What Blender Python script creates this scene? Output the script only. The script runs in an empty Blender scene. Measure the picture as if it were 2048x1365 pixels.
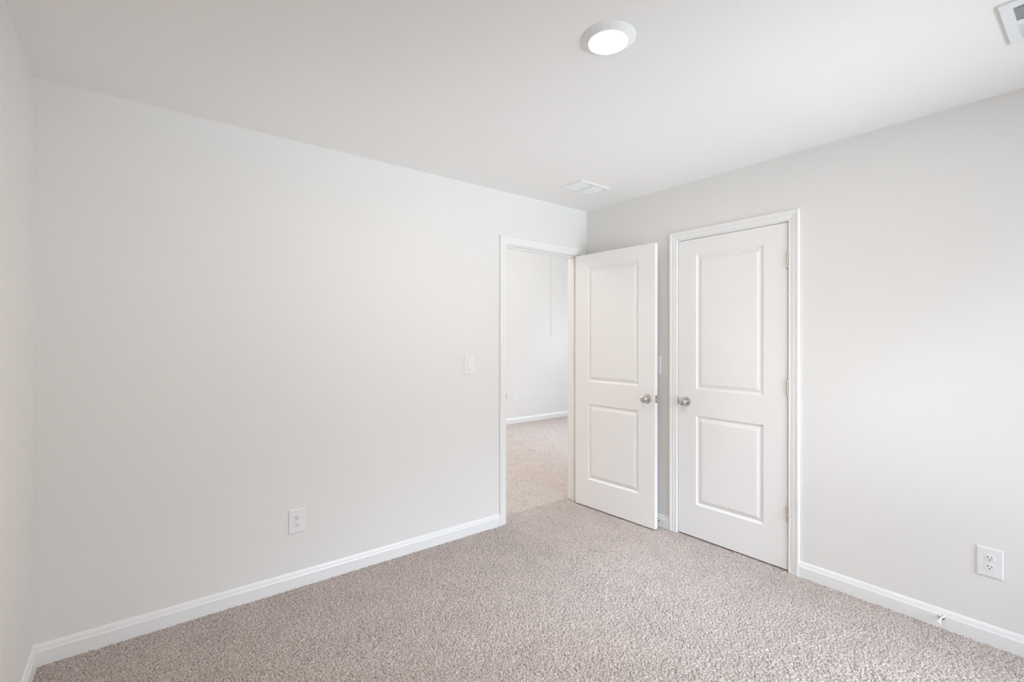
import bpy, bmesh, math
import numpy as np
from mathutils import Matrix, Vector

C = bpy.context.scene
COL = C.collection
PI = math.pi

# ------------------------------------------------------------------ camera
W, H = 2048, 1365
F_PX, YAW, PITCH, ROLL = 946.45, 0.66737, 0.0016, -0.00134
CAM_Z = 1.3574
cam = bpy.data.cameras.new('camera')
cam.sensor_fit = 'HORIZONTAL'
cam.sensor_width = 36.0
cam.lens = 36.0 * F_PX / W
cam.shift_y = -(H / 2 - 677.34) / W
cam.clip_start = 0.02
cam_o = bpy.data.objects.new('camera', cam)
cam_o.location = (0, 0, CAM_Z)
cam_o.rotation_euler = (Matrix.Rotation(-YAW, 4, 'Z') @ Matrix.Rotation(PI / 2 + PITCH, 4, 'X')
                        @ Matrix.Rotation(-ROLL, 4, 'Z')).to_euler()
COL.objects.link(cam_o)
C.camera = cam_o

# ------------------------------------------------------------------ exposure, world, daylight
C.view_settings.view_transform = 'Standard'
C.view_settings.look = 'None'
C.view_settings.gamma = 1.0
C.view_settings.use_curve_mapping = False
C.view_settings.exposure = 0.13
C.cycles.max_bounces = 16
C.cycles.diffuse_bounces = 12
C.cycles.glossy_bounces = 4
C.cycles.transparent_max_bounces = 8
C.cycles.sample_clamp_indirect = 6.0

SKY = 8.3
LAMP = 340.0
FAR_LAMP = 50.0
wd = bpy.data.worlds.new('world')
C.world = wd
wd.use_nodes = True
nt = wd.node_tree
bg = nt.nodes['Background']
tc = nt.nodes.new('ShaderNodeTexCoord')
sp = nt.nodes.new('ShaderNodeSeparateXYZ')
rp = nt.nodes.new('ShaderNodeValToRGB')
re = rp.color_ramp.elements
re[0].position, re[0].color = 0.36, (1.06, 1.15, 1.26, 1)      # unseen ground, brightened to lift the ceiling
re[1].position, re[1].color = 0.88, (3.88, 4.45, 5.40, 1)      # bright high sky
for ps, cl_ in ((0.46, (0.33, 0.36, 0.41, 1)), (0.57, (0.33, 0.36, 0.41, 1)),    # dim horizon band, added to hold back light on the far wall
                (0.66, (0.80, 0.92, 1.08, 1))):
    re.new(ps).color = cl_
mp = nt.nodes.new('ShaderNodeMapRange')
mp.inputs['From Min'].default_value = -1
nt.links.new(tc.outputs['Generated'], sp.inputs[0])
nt.links.new(sp.outputs['Z'], mp.inputs['Value'])
nt.links.new(mp.outputs['Result'], rp.inputs['Fac'])
nt.links.new(rp.outputs['Color'], bg.inputs['Color'])
bg.inputs['Strength'].default_value = SKY

# room measures (metres, camera above the origin, floor = top of the carpet)
XL, XR = -0.342, 2.980          # left and right walls
YB, YR = 2.762, -0.560          # far wall and rear wall (behind the camera)
ZC = 2.440
WT = 0.114                      # wall thickness
YH = YB + WT                    # the hall side of the far wall
HX0, HX1, HY1, HZ = 1.1, 7.2, 5.98, 3.05   # space beyond the doorway
OX0, OX1, OZ = 2.121, 2.876, 2.052         # doorway between jamb faces
KY0, KY1, KZ = 1.1745, 1.8915, 2.047       # closet opening between jamb faces
WX0, WX1, WZ0, WZ1 = 1.30, 2.87, 0.12, 2.12  # window in the rear wall
VY0, VY1, VZ0, VZ1 = 3.2, 5.6, 0.4, 2.5      # unseen window, added to light the space beyond

def portal(name, loc, rot, sx, sy):
    l = bpy.data.lights.new(name, 'AREA')
    l.shape = 'RECTANGLE'
    l.size, l.size_y = sx, sy
    l.cycles.is_portal = True
    o = bpy.data.objects.new(name, l)
    o.location, o.rotation_euler = loc, rot
    COL.objects.link(o)

portal('window_daylight', ((WX0 + WX1) / 2, YR - WT - 0.01, (WZ0 + WZ1) / 2), (PI / 2, 0, 0), WX1 - WX0, WZ1 - WZ0)
portal('window_daylight', (HX1 + WT + 0.01, (VY0 + VY1) / 2, (VZ0 + VZ1) / 2), (PI / 2, 0, PI / 2), VY1 - VY0, VZ1 - VZ0)

# ------------------------------------------------------------------ materials
def srgb(r, g, b):
    f = lambda c: c / 12.92 if c <= 0.04045 else ((c + 0.055) / 1.055) ** 2.4
    return (f(r / 255), f(g / 255), f(b / 255), 1)

def mat(name, col, rough=0.5, metal=0.0, spec=0.5, bump=None, vary=None):
    m = bpy.data.materials.new(name)
    m.use_nodes = True
    n, l = m.node_tree.nodes, m.node_tree.links
    b = n['Principled BSDF']
    b.inputs['Base Color'].default_value = col
    b.inputs['Roughness'].default_value = rough
    b.inputs['Metallic'].default_value = metal
    b.inputs['Specular IOR Level'].default_value = spec
    t = n.new('ShaderNodeTexCoord')
    if vary:                                   # (scale, amount): soft mottling of the paint itself
        ns = n.new('ShaderNodeTexNoise')
        ns.inputs['Scale'].default_value = vary[0]
        ns.inputs['Detail'].default_value = 3
        mx = n.new('ShaderNodeMix')
        mx.data_type = 'RGBA'
        a = vary[1]
        mx.inputs['A'].default_value = (col[0] * (1 - a), col[1] * (1 - a), col[2] * (1 - a), 1)
        mx.inputs['B'].default_value = (min(1, col[0] * (1 + a)), min(1, col[1] * (1 + a)), min(1, col[2] * (1 + a)), 1)
        l.new(t.outputs['Object'], ns.inputs['Vector'])
        l.new(ns.outputs['Fac'], mx.inputs['Factor'])
        l.new(mx.outputs['Result'], b.inputs['Base Color'])
    if bump:                                   # (scale, strength, distance)
        nb = n.new('ShaderNodeTexNoise')
        nb.inputs['Scale'].default_value = bump[0]
        nb.inputs['Detail'].default_value = 4
        bp = n.new('ShaderNodeBump')
        bp.inputs['Strength'].default_value = bump[1]
        bp.inputs['Distance'].default_value = bump[2]
        l.new(t.outputs['Object'], nb.inputs['Vector'])
        l.new(nb.outputs['Fac'], bp.inputs['Height'])
        l.new(bp.outputs['Normal'], b.inputs['Normal'])
    return m

M_WALL = mat('wall_paint', (0.802, 0.790, 0.770, 1), 0.75, spec=0.25, bump=(320, 0.05, 0.001), vary=(2.0, 0.006))
M_CEIL = mat('ceiling_paint', (0.870, 0.860, 0.845, 1), 0.85, spec=0.2, bump=(260, 0.06, 0.001), vary=(1.5, 0.006))
M_TRIM = mat('trim_paint', (0.850, 0.850, 0.842, 1), 0.32, spec=0.45, vary=(3.0, 0.004))
M_DOOR = mat('door_paint', (0.865, 0.86, 0.85, 1), 0.38, spec=0.45, bump=(180, 0.04, 0.0006), vary=(2.5, 0.004))
M_PLATE = mat('white_plastic', (0.83, 0.83, 0.82, 1), 0.28, spec=0.5, vary=(20, 0.004))
M_METAL_W = mat('white_enamel', (0.82, 0.83, 0.83, 1), 0.35, spec=0.5, vary=(20, 0.004))
M_NICKEL = mat('satin_nickel', (0.62, 0.585, 0.545, 1), 0.28, metal=1.0, bump=(900, 0.03, 0.0003))
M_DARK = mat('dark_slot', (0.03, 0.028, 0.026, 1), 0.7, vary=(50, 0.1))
M_DUCT = mat('duct_inside', (0.50, 0.52, 0.54, 1), 0.6, vary=(10, 0.1))
M_RUBBER = mat('white_rubber', (0.80, 0.81, 0.82, 1), 0.55, vary=(60, 0.01))
M_CORD = mat('cotton_cord', (0.52, 0.50, 0.47, 1), 0.9, vary=(200, 0.05))
M_SCREW = mat('painted_screw', (0.70, 0.70, 0.69, 1), 0.35, vary=(60, 0.02))

def emit_mat(name, col, s):
    m = bpy.data.materials.new(name)
    m.use_nodes = True
    b = m.node_tree.nodes['Principled BSDF']
    b.inputs['Base Color'].default_value = (0.8, 0.8, 0.8, 1)
    b.inputs['Emission Color'].default_value = col
    b.inputs['Emission Strength'].default_value = s
    return m
M_LENS = emit_mat('lamp_lens', (1.0, 0.83, 0.69, 1), LAMP)

def glass_mat():
    m = bpy.data.materials.new('window_glass')
    m.use_nodes = True
    n, l = m.node_tree.nodes, m.node_tree.links
    n.remove(n['Principled BSDF'])
    tr = n.new('ShaderNodeBsdfTransparent')
    tr.inputs['Color'].default_value = (0.96, 0.98, 0.98, 1)
    gl = n.new('ShaderNodeBsdfGlossy')
    gl.inputs['Roughness'].default_value = 0.02
    fr = n.new('ShaderNodeFresnel')
    mx = n.new('ShaderNodeMixShader')
    l.new(fr.outputs[0], mx.inputs[0])
    l.new(tr.outputs[0], mx.inputs[1])
    l.new(gl.outputs[0], mx.inputs[2])
    l.new(mx.outputs[0], n['Material Output'].inputs['Surface'])
    return m
M_GLASS = glass_mat()

def carpet_mat():
    m = bpy.data.materials.new('cut_pile_carpet')
    m.use_nodes = True
    n, l = m.node_tree.nodes, m.node_tree.links
    b = n['Principled BSDF']
    b.inputs['Roughness'].default_value = 1.0
    b.inputs['Specular IOR Level'].default_value = 0.05
    b.inputs['Sheen Weight'].default_value = 0.15
    b.inputs['Sheen Roughness'].default_value = 0.5
    t = n.new('ShaderNodeTexCoord')
    yarn = n.new('ShaderNodeTexNoise')                 # yarn flecks and painted shade between tufts, a few millimetres
    yarn.inputs['Scale'].default_value = 300
    yarn.inputs['Detail'].default_value = 2
    yarn.inputs['Roughness'].default_value = 0.6
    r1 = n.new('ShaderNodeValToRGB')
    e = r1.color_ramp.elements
    e[0].position, e[0].color = 0.36, (0.115, 0.088, 0.074, 1)  # darkest tone paints the shaded gaps between tufts
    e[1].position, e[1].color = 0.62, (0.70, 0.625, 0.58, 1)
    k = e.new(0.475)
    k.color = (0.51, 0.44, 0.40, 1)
    pile = n.new('ShaderNodeTexNoise')                 # brushed pile, decimetres
    pile.inputs['Scale'].default_value = 5.5
    pile.inputs['Detail'].default_value = 3
    r2 = n.new('ShaderNodeMapRange')
    r2.inputs['From Min'].default_value = 0.3
    r2.inputs['From Max'].default_value = 0.7
    r2.inputs['To Min'].default_value = 0.95
    r2.inputs['To Max'].default_value = 1.05
    mul = n.new('ShaderNodeVectorMath')
    mul.operation = 'SCALE'
    l.new(t.outputs['Object'], yarn.inputs['Vector'])
    l.new(t.outputs['Object'], pile.inputs['Vector'])
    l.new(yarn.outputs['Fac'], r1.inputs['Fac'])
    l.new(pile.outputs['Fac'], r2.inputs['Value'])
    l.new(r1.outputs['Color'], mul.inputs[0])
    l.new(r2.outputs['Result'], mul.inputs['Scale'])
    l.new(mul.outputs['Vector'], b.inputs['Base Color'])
    bp = n.new('ShaderNodeBump')
    bp.inputs['Strength'].default_value = 0.6
    bp.inputs['Distance'].default_value = 0.004
    l.new(yarn.outputs['Fac'], bp.inputs['Height'])
    l.new(bp.outputs['Normal'], b.inputs['Normal'])
    return m
M_CARPET = carpet_mat()

# ------------------------------------------------------------------ helpers
def link(name, bm, material, parent=None, smooth=False, loc=None):
    me = bpy.data.meshes.new(name)
    bmesh.ops.recalc_face_normals(bm, faces=bm.faces)
    if smooth:
        for f in bm.faces:
            f.smooth = True
    bm.to_mesh(me)
    bm.free()
    me.materials.append(material)
    if smooth:
        me.set_sharp_from_angle(angle=math.radians(35))
    o = bpy.data.objects.new(name, me)
    COL.objects.link(o)
    if parent is not None:
        o.parent = parent
    if loc is not None:
        o.location = loc
    return o

def tag(o, label, cat, kind=None, group=None):
    o['label'] = label
    o['category'] = cat
    if kind:
        o['kind'] = kind
    if group:
        o['group'] = group
    return o

def empty(name, loc, rz=0.0):
    o = bpy.data.objects.new(name, None)
    o.empty_display_size = 0.05
    o.location = loc
    o.rotation_euler = (0, 0, rz)
    COL.objects.link(o)
    return o

def box(bm, x0, x1, y0, y1, z0, z1, bev=0.0, seg=2):
    x0, x1 = min(x0, x1), max(x0, x1)
    y0, y1 = min(y0, y1), max(y0, y1)
    z0, z1 = min(z0, z1), max(z0, z1)
    v = [bm.verts.new(p) for p in ((x0, y0, z0), (x1, y0, z0), (x1, y1, z0), (x0, y1, z0),
                                   (x0, y0, z1), (x1, y0, z1), (x1, y1, z1), (x0, y1, z1))]
    fs = [bm.faces.new([v[i] for i in q]) for q in
          ((0, 3, 2, 1), (4, 5, 6, 7), (0, 1, 5, 4), (1, 2, 6, 5), (2, 3, 7, 6), (3, 0, 4, 7))]
    if bev:
        es = list({e for f in fs for e in f.edges})
        bmesh.ops.bevel(bm, geom=es, offset=bev, segments=seg, profile=0.5, affect='EDGES')

def one_box(*a, **k):
    bm = bmesh.new()
    box(bm, *a, **k)
    return bm

def lathe(bm, prof, M=Matrix.Identity(4), n=40, caps=True):
    """prof: (radius, height) along local +Z of M"""
    rings = []
    for r, h in prof:
        if r < 1e-6:
            rings.append([bm.verts.new(M @ Vector((0, 0, h)))])
        else:
            rings.append([bm.verts.new(M @ Vector((r * math.cos(2 * PI * i / n), r * math.sin(2 * PI * i / n), h))) for i in range(n)])
    for a, b in zip(rings, rings[1:]):
        if len(a) == 1 and len(b) == 1:
            continue
        for i in range(n):
            j = (i + 1) % n
            if len(a) == 1:
                bm.faces.new((a[0], b[i], b[j]))
            elif len(b) == 1:
                bm.faces.new((a[i], a[j], b[0]))
            else:
                bm.faces.new((a[i], a[j], b[j], b[i]))
    if caps:
        for r in (rings[0], rings[-1]):
            if len(r) > 2:
                bm.faces.new(r)

OUT_B = Matrix.Rotation(PI / 2, 4, 'X')       # local +Z of a lathe -> -Y (out of a wall, in a thing's local frame)

def extrude_profile(bm, prof, p0, p1, f):
    """closed profile of (v, z) swept from s=p0 to s=p1; f(s, v, z) -> point"""
    a = [bm.verts.new(f(p0, v, z)) for v, z in prof]
    b = [bm.verts.new(f(p1, v, z)) for v, z in prof]
    n = len(prof)
    for i in range(n):
        j = (i + 1) % n
        bm.faces.new((a[i], a[j], b[j], b[i]))
    bm.faces.new(a)
    bm.faces.new(b)

def on_far(s, v, z):  return (s, YB - v, z)
def on_hall(s, v, z): return (s, YH + v, z)
def on_right(s, v, z): return (XR - v, s, z)
def on_left(s, v, z): return (XL + v, s, z)
def on_rear(s, v, z): return (s, YR + v, z)
def on_hallfar(s, v, z): return (s, HY1 - v, z)

# ------------------------------------------------------------------ room shell
def wall(name, boxes, label):
    bm = bmesh.new()
    for b in boxes:
        box(bm, *b)
    o = link(name, bm, M_WALL)
    return tag(o, label, 'wall', 'structure')

JT = 0.018      # jamb board thickness
wall('wall_far', [(XL - WT, OX0 - JT, YB, YH, -0.05, ZC), (OX1 + JT, XR + WT, YB, YH, -0.05, ZC),
                  (OX0 - JT, OX1 + JT, YB, YH, OZ + JT, ZC), (XL - WT, XR + WT, YB, YH, ZC, HZ + 0.05)],
     'long pale greige wall with the open doorway at its end')
wall('wall_right', [(XR, XR + WT, YR - WT, KY0 - JT, -0.05, ZC), (XR, XR + WT, KY1 + JT, YB, -0.05, ZC),
                    (XR, XR + WT, KY0 - JT, KY1 + JT, KZ + JT, ZC)],
     'pale greige wall holding the closed panel door')
wall('wall_left', [(XL - WT, XL, YR - WT, YB, -0.05, ZC)], 'narrow strip of pale wall meeting the long wall at its corner')
wall('wall_rear', [(XL, WX0, YR - WT, YR, -0.05, ZC), (WX1, XR, YR - WT, YR, -0.05, ZC),
                   (WX0, WX1, YR - WT, YR, -0.05, WZ0), (WX0, WX1, YR - WT, YR, WZ1, ZC)],
     'pale wall with the daylight window, facing the long wall')
wall('wall_hall_far', [(HX0, HX1, HY1, HY1 + WT, -0.05, HZ)], 'bright pale wall seen through the open doorway')
wall('wall_hall_left', [(HX0 - WT, HX0, YH, HY1 + WT, -0.05, HZ)], 'side wall of the space beyond the doorway')
wall('wall_hall_right', [(HX1, HX1 + WT, YH, VY0, -0.05, HZ), (HX1, HX1 + WT, VY1, HY1 + WT, -0.05, HZ),
                         (HX1, HX1 + WT, VY0, VY1, -0.05, VZ0), (HX1, HX1 + WT, VY0, VY1, VZ1, HZ)],
     'wall with the added window in the space beyond the doorway')
wall('wall_hall_near', [(XR + WT, HX1 + WT, YB, YH, -0.05, HZ + 0.05)], 'wall beside the doorway on its hall side')
wall('wall_closet', [(XR + WT + 0.6, XR + WT + 0.65, 0.7, 2.35, -0.05, ZC), (XR + WT, XR + WT + 0.65, 0.65, 0.7, -0.05, ZC),
                     (XR + WT, XR + WT + 0.65, 2.35, 2.40, -0.05, ZC)], 'inside of the closet behind the closed door')

bm = bmesh.new()
box(bm, XL - WT, XR + WT + 0.65, YR - WT, YB, ZC, ZC + 0.12)
tag(link('ceiling', bm, M_CEIL), 'smooth flat off-white ceiling of the empty room', 'ceiling', 'structure')
bm = bmesh.new()
box(bm, HX0 - WT, HX1 + WT, YH, HY1 + WT, HZ, HZ + 0.12)
tag(link('ceiling_hall', bm, M_CEIL), 'higher ceiling over the space beyond the doorway', 'ceiling', 'structure')

# ------------------------------------------------------------------ carpet: one continuous floor, tufts are real relief
def carpet():
    rng = np.random.default_rng(7)
    verts, faces, base = [], [], 0
    def patch(x0, x1, y0, y1, step, amp):
        nonlocal base
        nx, ny = int(round((x1 - x0) / step)) + 1, int(round((y1 - y0) / step)) + 1
        gx, gy = np.meshgrid(np.linspace(x0, x1, nx), np.linspace(y0, y1, ny))
        z = rng.normal(0, 1, gx.shape)
        s = z.copy()
        s[1:-1, 1:-1] = (z[1:-1, 1:-1] * 2.2 + z[:-2, 1:-1] + z[2:, 1:-1] + z[1:-1, :-2] + z[1:-1, 2:]) / 2.6
        h = np.clip(s, -2.0, 1.2) * amp
        jx = rng.uniform(-0.38, 0.38, gx.shape) * step
        jy = rng.uniform(-0.38, 0.38, gx.shape) * step
        jx[:, 0] = jx[:, -1] = 0
        jy[0, :] = jy[-1, :] = 0
        verts.append(np.stack([gx + jx, gy + jy, h], -1).reshape(-1, 3))
        i = (np.arange(ny - 1)[:, None] * nx + np.arange(nx - 1)[None, :]).reshape(-1) + base
        faces.append(np.stack([i, i + 1, i + nx + 1, i + nx], -1))
        base += nx * ny
    patch(XL - 0.01, XR + 0.01, YR - 0.01, YB + 0.02, 0.0032, 0.0024)
    patch(OX0 - 0.03, OX1 + 0.03, YB + 0.008, YH + 0.008, 0.0032, 0.0024)
    patch(HX0 - 0.01, HX1 + 0.01, YH - 0.006, HY1 + 0.01, 0.008, 0.0024)
    patch(XR - 0.005, XR + WT + 0.6, 0.7, 2.35, 0.006, 0.002)
    for x0, x1, y0, y1 in ((XL - WT, XR + WT + 0.65, YR - WT, YH + 0.02), (HX0 - WT, HX1 + WT, YH - 0.02, HY1 + WT)):   # backing under the tufts
        verts.append(np.array([(x0, y0, -0.012), (x1, y0, -0.012), (x1, y1, -0.012), (x0, y1, -0.012)]))
        faces.append(np.arange(4)[None, :] + base)
        base += 4
    v = np.concatenate(verts).astype(np.float32)
    f = np.concatenate(faces).astype(np.int32)
    me = bpy.data.meshes.new('floor')
    me.vertices.add(len(v))
    me.vertices.foreach_set('co', v.ravel())
    me.loops.add(len(f) * 4)
    me.loops.foreach_set('vertex_index', f.ravel())
    me.polygons.add(len(f))
    me.polygons.foreach_set('loop_start', np.arange(0, len(f) * 4, 4, dtype=np.int32))
    me.polygons.foreach_set('use_smooth', np.ones(len(f), dtype=bool))
    me.update(calc_edges=True)
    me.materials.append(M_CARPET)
    o = bpy.data.objects.new('floor', me)
    COL.objects.link(o)
    tag(o, 'wall-to-wall flecked beige cut-pile carpet running through the doorway', 'carpet', 'structure')
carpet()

# ------------------------------------------------------------------ baseboards
BASE = [(0.0, -0.02), (0.0135, -0.02), (0.0135, 0.0585), (0.0128, 0.0605), (0.0100, 0.0660), (0.0092, 0.0690),
        (0.0086, 0.0730), (0.0060, 0.0810), (0.0035, 0.0860), (0.0010, 0.0880), (0.0, 0.0880)]
CAS_W = 0.057
CAS_R = 0.006
def baseboard(name, runs, f, label):
    bm = bmesh.new()
    for a, b in runs:
        extrude_profile(bm, BASE, a, b, f)
    tag(link(name, bm, M_TRIM), label, 'baseboard', 'structure')
baseboard('baseboard_far', [(XL, OX0 - CAS_R - CAS_W), (OX1 + CAS_R + CAS_W, XR)], on_far, 'white baseboard along the long wall with the doorway')
baseboard('baseboard_right', [(YR, KY0 - CAS_R - CAS_W), (KY1 + CAS_R + CAS_W, YB - 0.013)], on_right, 'white baseboard along the wall with the closed door')
baseboard('baseboard_left', [(YR + 0.013, YB - 0.013)], on_left, 'white baseboard of the narrow wall strip')
baseboard('baseboard_rear', [(XL, XR)], on_rear, 'white baseboard under the daylight window')
baseboard('baseboard_hall', [(HX0, HX1)], on_hallfar, 'white baseboard seen through the open doorway')

# ------------------------------------------------------------------ door casings and jambs
# casing profile: (distance from inner edge, thickness off the wall)
CAS = [(0.0, 0.0), (0.0, 0.009), (0.002, 0.0108), (0.008, 0.0112), (0.0095, 0.0098), (0.012, 0.0098), (0.017, 0.0112), (0.024, 0.0128),
       (0.031, 0.0135), (0.0325, 0.0122), (0.0355, 0.0122), (0.039, 0.0145), (0.044, 0.0162), (0.0485, 0.0168), (0.0545, 0.0166),
       (0.0565, 0.0150), (0.057, 0.0130), (0.057, 0.0)]
def casing(bm, a, b, h, f):
    a, b, h = a - CAS_R, b + CAS_R, h + CAS_R
    rows = []
    for u, v in CAS:
        rows.append([bm.verts.new(f(s, v, z)) for s, z in ((a - u, -0.02), (a - u, h + u), (b + u, h + u), (b + u, -0.02))])
    for p, q in zip(rows, rows[1:]):
        for i in range(3):
            bm.faces.new((p[i], p[i + 1], q[i + 1], q[i]))

# doorway in the far wall
bm = bmesh.new()
casing(bm, OX0, OX1, OZ, on_far)
casing(bm, OX0, OX1, OZ, on_hall)
trim1 = tag(link('trim_1', bm, M_TRIM), 'white moulded casing around the open doorway', 'door casing', 'structure')
bm = bmesh.new()
box(bm, OX0 - JT, OX0, YB - 0.0005, YH + 0.0005, -0.02, OZ)
box(bm, OX1, OX1 + JT, YB - 0.0005, YH + 0.0005, -0.02, OZ)
box(bm, OX0 - JT, OX1 + JT, YB - 0.0005, YH + 0.0005, OZ, OZ + JT)
link('jamb', bm, M_TRIM, trim1)
SY0, SY1 = YB + 0.037, YB + 0.070
bm = bmesh.new()
box(bm, OX0, OX0 + 0.011, SY0, SY1, -0.02, OZ - 0.011, 0.0015)
box(bm, OX1 - 0.011, OX1, SY0, SY1, -0.02, OZ - 0.011, 0.0015)
box(bm, OX0, OX1, SY0, SY1, OZ - 0.011, OZ, 0.0015)
link('stop_moulding', bm, M_TRIM, trim1)
bm = bmesh.new()
box(bm, OX0 - 0.001, OX0 + 0.0016, YB + 0.003, YB + 0.032, 0.905, 0.962, 0.0006)
box(bm, OX0 + 0.0002, OX0 + 0.0042, YB - 0.006, YB + 0.006, 0.913, 0.952, 0.0008)
o = link('strike_plate', bm, M_NICKEL, trim1)
o['label'] = 'nickel strike plate'
link('latch_shade', one_box(OX0 - 0.001, OX0 + 0.0048, YB + 0.006, YB + 0.022, 0.912, 0.953), M_DARK, o)  # dark box stands in for the dark reflection on the strike lip

# closet opening in the right wall
bm = bmesh.new()
casing(bm, KY0, KY1, KZ, on_right)
trim2 = tag(link('trim_2', bm, M_TRIM), 'white moulded casing around the closed panel door', 'door casing', 'structure')
bm = bmesh.new()
box(bm, XR - 0.0005, XR + WT, KY0 - JT, KY0, -0.02, KZ)
box(bm, XR - 0.0005, XR + WT, KY1, KY1 + JT, -0.02, KZ)
box(bm, XR - 0.0005, XR + WT, KY0 - JT, KY1 + JT, KZ, KZ + JT)
link('jamb', bm, M_TRIM, trim2)
bm = bmesh.new()
box(bm, XR + 0.038, XR + 0.070, KY0, KY0 + 0.011, -0.02, KZ - 0.011)
box(bm, XR + 0.038, XR + 0.070, KY1 - 0.011, KY1, -0.02, KZ - 0.011)
box(bm, XR + 0.038, XR + 0.070, KY0, KY1, KZ - 0.011, KZ)
link('stop_moulding', bm, M_TRIM, trim2)
bm = bmesh.new()
box(bm, XR - 0.0035, XR + 0.004, KY1 - 0.0022, KY1 + 0.0022, 0.906, 0.952, 0.0006)
o = link('strike_plate', bm, M_NICKEL, trim2)
o['label'] = 'nickel strike plate'
link('latch_shade', one_box(XR - 0.0030, XR + 0.004, KY1 - 0.0030, KY1 + 0.0012, 0.910, 0.948), M_DARK, o)  # dark box stands in for the shade in the latch gap

# ------------------------------------------------------------------ moulded two-panel doors
def door_slab(w, h, t, stile, zs):
    """local: x across from the hinge edge, y 0 (front) .. t, z up from the bottom"""
    bm = bmesh.new()
    xs = [0, stile, w - stile, w]
    zz = [0] + zs + [h]
    # sticking profile: (inset from the panel edge, depth)
    st = [(0.0, 0.0), (0.002, 0.0030), (0.008, 0.0085), (0.0135, 0.0118), (0.0165, 0.0120), (0.0200, 0.0108), (0.0360, 0.0034), (0.0415, 0.0018), (0.0440, 0.0016)]
    for side in (0, 1):
        yy = lambda d: d if side == 0 else t - d
        g = [[bm.verts.new((x, yy(0), z)) for x in xs] for z in zz]
        for r in range(5):
            for c in range(3):
                if c == 1 and r in (1, 3):
                    x0, x1, z0, z1 = xs[1], xs[2], zz[r], zz[r + 1]
                    ring = [g[r][1], g[r][2], g[r + 1][2], g[r + 1][1]]
                    for ins, d in st[1:]:
                        nr = [bm.verts.new((x, yy(d), z)) for x, z in ((x0 + ins, z0 + ins), (x1 - ins, z0 + ins), (x1 - ins, z1 - ins), (x0 + ins, z1 - ins))]
                        for i in range(4):
                            j = (i + 1) % 4
                            bm.faces.new((ring[i], ring[j], nr[j], nr[i]))
                        ring = nr
                    bm.faces.new(ring)
                else:
                    bm.faces.new((g[r][c], g[r][c + 1], g[r + 1][c + 1], g[r + 1][c]))
        if side == 0:
            g0 = g
    for r in range(5):
        bm.faces.new((g0[r][0], g[r][0], g[r + 1][0], g0[r + 1][0]))
        bm.faces.new((g0[r][3], g[r][3], g[r + 1][3], g0[r + 1][3]))
    for c in range(3):
        bm.faces.new((g0[0][c], g0[0][c + 1], g[0][c + 1], g[0][c]))
        bm.faces.new((g0[5][c], g0[5][c + 1], g[5][c + 1], g[5][c]))
    return bm

ROSE = [(0.0, 0.0), (0.0325, 0.0), (0.0328, 0.003), (0.031, 0.0065), (0.026, 0.0085), (0.018, 0.0095), (0.0, 0.0095)]
KNOB = [(0.0, 0.008), (0.014, 0.008), (0.0125, 0.013), (0.0115, 0.020), (0.0125, 0.026), (0.0175, 0.030), (0.0230, 0.0345), (0.0262, 0.041),
        (0.0268, 0.047), (0.0258, 0.053), (0.0228, 0.0585), (0.0175, 0.0622), (0.0100, 0.0640), (0.0, 0.0645)]
def knob_set(parent, x, z, t, sides, pin):
    for s in sides:
        base = Matrix.Translation((x, 0 if s == 0 else t, z)) @ (OUT_B if s == 0 else Matrix.Rotation(-PI / 2, 4, 'X'))
        bm = bmesh.new()
        lathe(bm, ROSE, base)
        r = link('rosette', bm, M_NICKEL, parent, True)
        r['label'] = 'satin nickel rosette'
        bm = bmesh.new()
        lathe(bm, KNOB, base)
        k = link('knob', bm, M_NICKEL, r, True)
        k['label'] = 'satin nickel round knob'
        if pin and s == 0:
            bm = bmesh.new()
            lathe(bm, [(0, 0.0646), (0.0022, 0.0646), (0.0022, 0.0635), (0, 0.0635)], base, 16)
            link('privacy_pin', bm, M_DARK, r)

def hinge_barrel(x, y, zc):
    bm = bmesh.new()
    n = 5
    hh = 0.089
    for i in range(n):
        z0 = zc - hh / 2 + i * hh / n
        lathe(bm, [(0.0, 0), (0.0054, 0), (0.0058, 0.0006), (0.0058, hh / n - 0.0012), (0.0054, hh / n - 0.0006), (0.0, hh / n - 0.0006)],
              Matrix.Translation((x, y, z0)), 20)
    for z, s in ((zc + hh / 2, 1), (zc - hh / 2, -1)):
        m = Matrix.Translation((x, y, z))
        if s < 0:
            m = m @ Matrix.Rotation(PI, 4, 'X')
        lathe(bm, [(0.0, -0.001), (0.0046, -0.001), (0.005, 0.0015), (0.003, 0.004), (0.0, 0.0045)], m, 20)
    return bm

PANEL_Z = [0.220, 0.828, 1.006, 1.924]
DOOR_B = 0.010      # gap under the doors

# closed closet door: face flush with the right wall, hinges on the side nearest the viewer
DW = KY1 - KY0 - 0.006
d2 = link('door_2', door_slab(DW, KZ - 0.0035 - DOOR_B, 0.035, 0.1335, PANEL_Z), M_DOOR)
d2.location = (XR - 0.0005, KY1 - 0.003, DOOR_B)          # local x runs towards -Y, local -y faces the room
d2.rotation_euler = (0, 0, -PI / 2)
tag(d2, 'closed white two-panel door with round nickel knob', 'door', 'structure')
knob_set(d2, 0.060, 0.928 - DOOR_B, 0.035, (0,), False)
for zc in (1.824, 1.076, 0.339):
    bm = hinge_barrel(DW + 0.0015, -0.0058, zc - DOOR_B)
    box(bm, DW - 0.004, DW + 0.004, -0.003, 0.001, zc - DOOR_B - 0.0445, zc - DOOR_B + 0.0445)
    o = link('hinge', bm, M_NICKEL, d2, True)
    o['label'] = 'satin nickel hinge'

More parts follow.
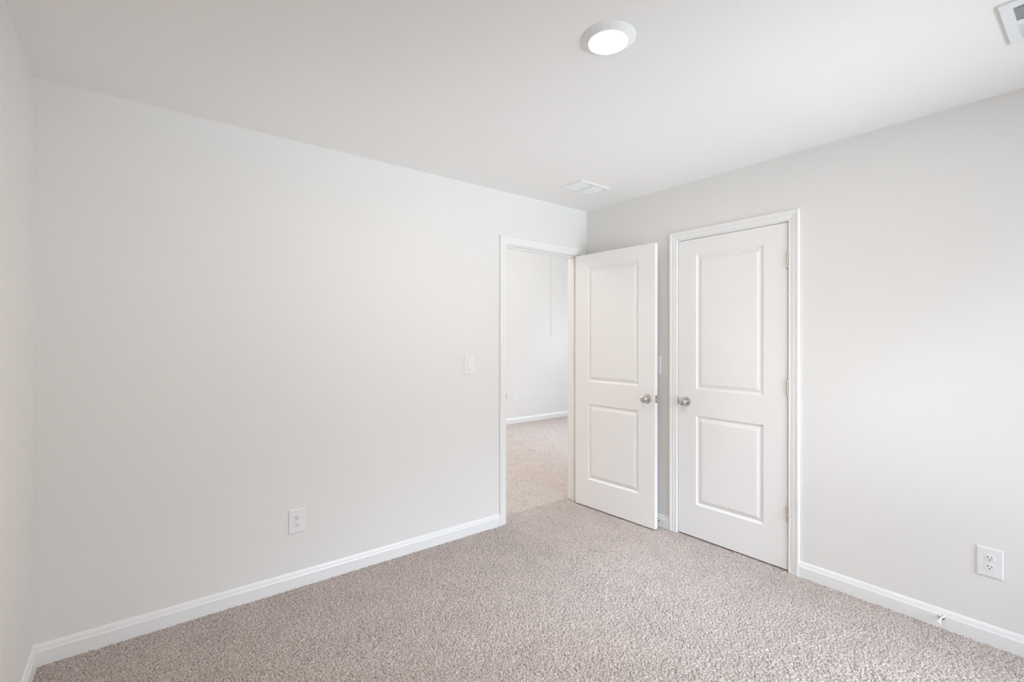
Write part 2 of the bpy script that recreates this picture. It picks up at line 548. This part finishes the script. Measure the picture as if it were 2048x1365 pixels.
# open door: swung into the room, the face turned to the viewer is the hall face
OW = 0.745
d1 = link('door_1', door_slab(OW, 2.033, 0.035, 0.1335, PANEL_Z), M_DOOR)
OPEN_X, OPEN_Y, OPEN_A = 2.838, 2.750, math.radians(2.3)
d1.location = (OPEN_X, OPEN_Y, DOOR_B)
d1.rotation_euler = (0, 0, -PI / 2 + OPEN_A)
tag(d1, 'open white two-panel door swung into the room beside the doorway', 'door', 'structure')
knob_set(d1, OW - 0.060, 0.922, 0.035, (0, 1), True)
bm = one_box(OW - 0.0005, OW + 0.0012, 0.005, 0.030, 0.922 - 0.0285, 0.922 + 0.0285, bev=0.0006)
lp = link('latch_plate', bm, M_NICKEL, d1)
lp['label'] = 'nickel latch plate on the door edge'
bm = bmesh.new()
extrude_profile(bm, [(OW + 0.001, 0.011), (OW + 0.012, 0.0115), (OW + 0.012, 0.0145), (OW + 0.004, 0.024), (OW + 0.001, 0.024)],
                0.922 - 0.008, 0.922 + 0.008, lambda s, v, z: (v, z, s))
link('latch_bolt', bm, M_NICKEL, lp)
for zc in (1.824, 1.076, 0.339):
    bm = hinge_barrel(-0.004, 0.041, zc - DOOR_B)
    box(bm, -0.0016, 0.0, 0.006, 0.038, zc - DOOR_B - 0.0445, zc - DOOR_B + 0.0445)
    o = link('hinge', bm, M_NICKEL, d1, True)
    o['label'] = 'satin nickel hinge'

# ------------------------------------------------------------------ window behind the camera and an added one lighting the space beyond the doorway
def window(name, w, h, loc, rz, label):
    """local: x across, y through the wall (0 = room face), z up"""
    bm = bmesh.new()
    t = 0.05
    for x0, x1, z0, z1 in ((0, t, 0, h), (w - t, w, 0, h), (t, w - t, 0, t), (t, w - t, h - t, h), (t, w - t, h / 2 - 0.02, h / 2 + 0.02)):
        box(bm, x0, x1, 0.05, 0.10, z0, z1)
    o = link(name, bm, M_TRIM)
    o.location = loc
    o.rotation_euler = (0, 0, rz)
    tag(o, label, 'window', 'structure')
    bm = one_box(-0.04, w + 0.04, -0.03, 0.05, -0.02, 0.0, bev=0.003)
    link('sill', bm, M_TRIM, o)
    for z0, z1 in ((t, h / 2 - 0.02), (h / 2 + 0.02, h - t)):
        bm = one_box(t, w - t, 0.073, 0.077, z0, z1)
        link('pane', bm, M_GLASS, o)
window('window_1', WX1 - WX0, WZ1 - WZ0, (WX1, YR, WZ0), PI, 'white double-hung window in the wall facing the long wall')
window('hall_fill_window', VY1 - VY0, VZ1 - VZ0, (HX1, VY1, VZ0), -PI / 2, 'unseen white double-hung window added to light the space beyond the doorway')

# ------------------------------------------------------------------ ceiling light
cl = empty('ceiling_light', (1.323, 1.122, ZC))
tag(cl, 'round white flush ceiling light, glowing, in the middle of the ceiling', 'ceiling light')
bm = bmesh.new()
lathe(bm, [(0.0, 0.0), (0.0965, 0.0), (0.0965, -0.002), (0.094, -0.0042), (0.084, -0.0095), (0.0745, -0.0150), (0.0725, -0.0162),
           (0.0705, -0.0162), (0.066, -0.0145), (0.0625, -0.0128), (0.0, -0.0128)], n=72)
link('trim_ring', bm, M_METAL_W, cl, True)
bm = bmesh.new()
lathe(bm, [(0.0, -0.0126), (0.0622, -0.0126), (0.061, -0.0136), (0.04, -0.0142), (0.0, -0.0145)], n=72)
link('lens', bm, M_LENS, cl, True)

# lamp of the space beyond the doorway
fl = bpy.data.lights.new('hall_lamp', 'POINT')
fl.energy = FAR_LAMP
fl.color = (1.0, 0.94, 0.89)
fl.shadow_soft_size = 0.12
fo = bpy.data.objects.new('hall_lamp', fl)
fo.location = (2.15, 4.7, HZ - 0.25)
COL.objects.link(fo)

# ------------------------------------------------------------------ ceiling registers
def register_far():
    x0, x1, y0, y1 = 2.349, 2.651, 2.228, 2.430
    r = empty('air_vent', ((x0 + x1) / 2, (y0 + y1) / 2, ZC))
    tag(r, 'white ceiling air vent near the corner above the open door', 'air vent', group=None)
    w, d = (x1 - x0) / 2, (y1 - y0) / 2
    banks = [(-0.128, -0.010), (0.008, 0.126)]
    sy0, sy1 = -0.074, 0.074
    bm = bmesh.new()
    t = 0.007
    def fr(xa, xb, ya, yb):
        box(bm, xa, xb, ya, yb, -t, 0)
    fr(-w, banks[0][0], -d, d)
    fr(banks[1][1], w, -d, d)
    fr(banks[0][1], banks[1][0], -d, d)
    for a, b in banks:
        fr(a, b, -d, sy0)
        fr(a, b, sy1, d)
        q = (sy1 - sy0) / 12
        for i in range(13):
            yb = sy0 + i * q
            fr(b - 0.0095, b, max(sy0, yb - 0.0026), min(sy1, yb + 0.0026))
    link('face_plate', bm, M_METAL_W, r)
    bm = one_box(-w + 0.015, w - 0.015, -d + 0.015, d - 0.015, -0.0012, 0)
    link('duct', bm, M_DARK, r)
    n = 12
    for k, (a, b) in enumerate(banks):
        bm = bmesh.new()
        p = (sy1 - sy0) / n
        for i in range(n):
            yc = sy0 + (i + 0.5) * p
            v = [(0.0058, -0.0086), (0.0048, -0.0090), (-0.0058, -0.0034), (-0.0050, -0.0030)]
            extrude_profile(bm, v, a + 0.0005, b - 0.0095, lambda s, q, z: (s, yc + q, z))
        link('louver', bm, M_METAL_W, r)
    for xx in (-w + 0.010, w - 0.010):
        bm = bmesh.new()
        lathe(bm, [(0, -t), (0.003, -t), (0.0025, -t - 0.001), (0, -t - 0.0014)], Matrix.Translation((xx, 0, 0)), 16)
        link('screw', bm, M_SCREW, r, True)
register_far()

def register_near():
    x0, x1, y0, y1 = 2.181, 2.498, -0.022, 0.229
    r = empty('air_vent', ((x0 + x1) / 2, (y0 + y1) / 2, ZC))
    tag(r, 'larger white ceiling air vent with dark louvers, cut off by the frame edge', 'air vent')
    w, d = (x1 - x0) / 2, (y1 - y0) / 2
    cx = (x0 + x1) / 2
    banks = [(2.2205 - cx, 2.3235 - cx), (2.3515 - cx, 2.4615 - cx)]
    sy0, sy1 = -d + 0.030, d - 0.030
    bm = bmesh.new()
    t = 0.008
    for xa, xb, ya, yb in ((-w, banks[0][0], -d, d), (banks[1][1], w, -d, d), (banks[0][1], banks[1][0], -d, d),
                           (banks[0][0], banks[0][1], -d, sy0), (banks[0][0], banks[0][1], sy1, d),
                           (banks[1][0], banks[1][1], -d, sy0), (banks[1][0], banks[1][1], sy1, d)):
        box(bm, xa, xb, ya, yb, -t, 0)
    link('face_plate', bm, M_METAL_W, r)
    bm = one_box(-w + 0.015, w - 0.015, -d + 0.015, d - 0.015, -0.0012, 0)
    link('duct', bm, M_DUCT, r)
    n = 9
    for k, (a, b) in enumerate(banks):
        bm = bmesh.new()
        p = (b - a) / n
        sg = 1 if k == 0 else -1
        for i in range(n):
            xc = a + (i + 0.5) * p
            g = sg if k == 0 else sg * 0.72
            v = [(-0.0048 * g, -0.0098), (-0.0038 * g, -0.0102), (0.0056 * g, -0.0022), (0.0046 * g, -0.0018)]
            extrude_profile(bm, v, sy0, sy1, lambda s, q, z: (xc + q, s, z))
        link('louver', bm, M_METAL_W, r)
register_near()

# ------------------------------------------------------------------ wall plates
def rounded_plate(w, h, t, bev=0.003):
    bm = bmesh.new()
    w, h = w / 2, h / 2
    prof = [(0.0, 0.0), (0.0, t * 0.45), (bev * 0.3, t * 0.75), (bev * 1.0, t * 0.95), (bev * 2.2, t)]
    rings = []
    for i, d in prof:
        rings.append([bm.verts.new((x, -d, z)) for x, z in ((-w + i, -h + i), (w - i, -h + i), (w - i, h - i), (-w + i, h - i))])
    for a, b in zip(rings, rings[1:]):
        for i in range(4):
            j = (i + 1) % 4
            bm.faces.new((a[i], a[j], b[j], b[i]))
    bm.faces.new(rings[-1])
    bm.faces.new(rings[0])
    return bm

def disc(parent, name, m, x, z, y, r, t=0.0008):
    bm = bmesh.new()
    lathe(bm, [(0, 0), (r, 0), (r * 0.85, t), (0, t * 1.3)], Matrix.Translation((x, -y, z)) @ OUT_B, 20)
    return link(name, bm, m, parent, True)

def outlet(loc, rz, label):
    r = empty('wall_outlet', loc, rz)
    tag(r, label, 'outlet')
    pw, ph, pt = 0.084, 0.129, 0.0062
    link('cover_plate', rounded_plate(pw, ph, pt), M_PLATE, r)
    disc(r, 'screw', M_SCREW, 0, 0, pt, 0.0032)
    for zc in (0.0195, -0.0195):
        bm = bmesh.new()
        # rounded receptacle with flattened top and bottom
        pts = []
        for i in range(40):
            a = 2 * PI * i / 40
            x, z = 0.0172 * math.cos(a), 0.0172 * math.sin(a)
            pts.append((x, zc + max(-0.0142, min(0.0142, z))))
        a = [bm.verts.new((x, -pt + 0.001, z)) for x, z in pts]
        b = [bm.verts.new((x, -pt - 0.0012, z)) for x, z in pts]
        c = [bm.verts.new((x * 0.95, -pt - 0.0020, zc + (z - zc) * 0.95)) for x, z in pts]
        for i in range(40):
            j = (i + 1) % 40
            bm.faces.new((a[i], a[j], b[j], b[i]))
            bm.faces.new((b[i], b[j], c[j], c[i]))
        bm.faces.new(c)
        bm.faces.new(a)
        rc = link('receptacle', bm, M_PLATE, r)
        y0, y1 = -pt - 0.0024, -pt - 0.001
        link('blade_slot', one_box(-0.0075, -0.0053, y0, y1, zc - 0.0005, zc + 0.0085), M_DARK, rc)
        link('blade_slot', one_box(0.0053, 0.0073, y0, y1, zc + 0.0005, zc + 0.0075), M_DARK, rc)
        bm = bmesh.new()
        lathe(bm, [(0, 0.001), (0.0026, 0.001), (0.0026, 0.0024), (0, 0.0024)], Matrix.Translation((0, -pt, zc - 0.0068)) @ OUT_B, 16)
        link('ground_slot', bm, M_DARK, rc)
    return r

def switch(loc, rz, label):
    r = empty('light_switch', loc, rz)
    tag(r, label, 'light switch')
    pw, ph, pt = 0.084, 0.1335, 0.0062
    link('cover_plate', rounded_plate(pw, ph, pt), M_PLATE, r)
    bm = bmesh.new()
    box(bm, -0.0168, 0.0168, -pt - 0.0004, -pt + 0.002, -0.0335, 0.0335)
    link('rocker_frame', bm, M_SCREW, r)
    bm = bmesh.new()
    extrude_profile(bm, [(-pt + 0.001, -0.0325), (-pt - 0.0050, -0.0325), (-pt - 0.0042, -0.020), (-pt - 0.0012, 0.0), (-pt - 0.0016, 0.018), (-pt - 0.0020, 0.0325), (-pt + 0.001, 0.0325)],
                    -0.0158, 0.0158, lambda s, v, z: (s, v, z))
    link('rocker', bm, M_PLATE, r)
    for z in (-0.0484, 0.0484):
        disc(r, 'screw', M_SCREW, 0, z, pt, 0.0030)
    return r

outlet((0.679, YB, 0.3618), 0, 'white duplex outlet low on the long wall left of the doorway')
outlet((XR, 0.3386, 0.3650), -PI / 2, 'white duplex outlet on the wall right of the closed door')
switch((1.798, YB, 1.1795), 0, 'white rocker light switch on the long wall beside the doorway')
switch((XR, 2.0745, 1.1690), -PI / 2, 'white rocker light switch half hidden behind the open door')

r = empty('wall_plate', (4.79, HY1, 0.40))
tag(r, 'tiny blank white wall plate seen through the doorway above the baseboard', 'wall plate')
link('cover_plate', rounded_plate(0.075, 0.120, 0.006), M_PLATE, r)
for z in (-0.042, 0.042):
    disc(r, 'screw', M_SCREW, 0, z, 0.006, 0.003)

# ------------------------------------------------------------------ door stops on the baseboard
def door_stop(y, z, length, label):
    r = empty('door_stop', (XR - 0.0125, y, z), -PI / 2)
    tag(r, label, 'door stop')
    bm = bmesh.new()
    lathe(bm, [(0, -0.001), (0.0125, -0.001), (0.0128, 0.002), (0.010, 0.005), (0.006, 0.008), (0.0, 0.008)], OUT_B, 28)
    o = link('base', bm, M_NICKEL, r, True)
    o['label'] = 'nickel round base'
    bm = bmesh.new()
    lathe(bm, [(0, 0.006), (0.0042, 0.006), (0.0036, 0.012), (0.0036, length - 0.012), (0, length - 0.012)], OUT_B, 20)
    link('rod', bm, M_METAL_W, r, True)
    bm = bmesh.new()
    lathe(bm, [(0, length - 0.016), (0.0075, length - 0.016), (0.0085, length - 0.012), (0.0085, length - 0.003), (0.007, length), (0, length)], OUT_B, 24)
    o = link('rubber_tip', bm, M_RUBBER, r, True)
    o['label'] = 'white rubber tip'
door_stop(0.498, 0.052, 0.072, 'small door stop on the baseboard below the right outlet')
door_stop(2.045, 0.047, 0.076, 'door stop on the baseboard peeking out behind the open door')

# ------------------------------------------------------------------ pull cord beyond the doorway
r = empty('pull_cord', (3.90, 4.195, HZ))
tag(r, 'thin pull cord hanging from the ceiling beyond the doorway', 'cord')
bm = bmesh.new()
lathe(bm, [(0, 0), (0.0023, 0), (0.0023, -(HZ - 1.38)), (0, -(HZ - 1.38))], n=10)
link('cord', bm, M_CORD, r, True)
bm = bmesh.new()
lathe(bm, [(0, -(HZ - 1.39)), (0.004, -(HZ - 1.386)), (0.0075, -(HZ - 1.366)), (0.007, -(HZ - 1.36)), (0, -(HZ - 1.358))], n=16)
link('pull_knob', bm, M_RUBBER, r, True)
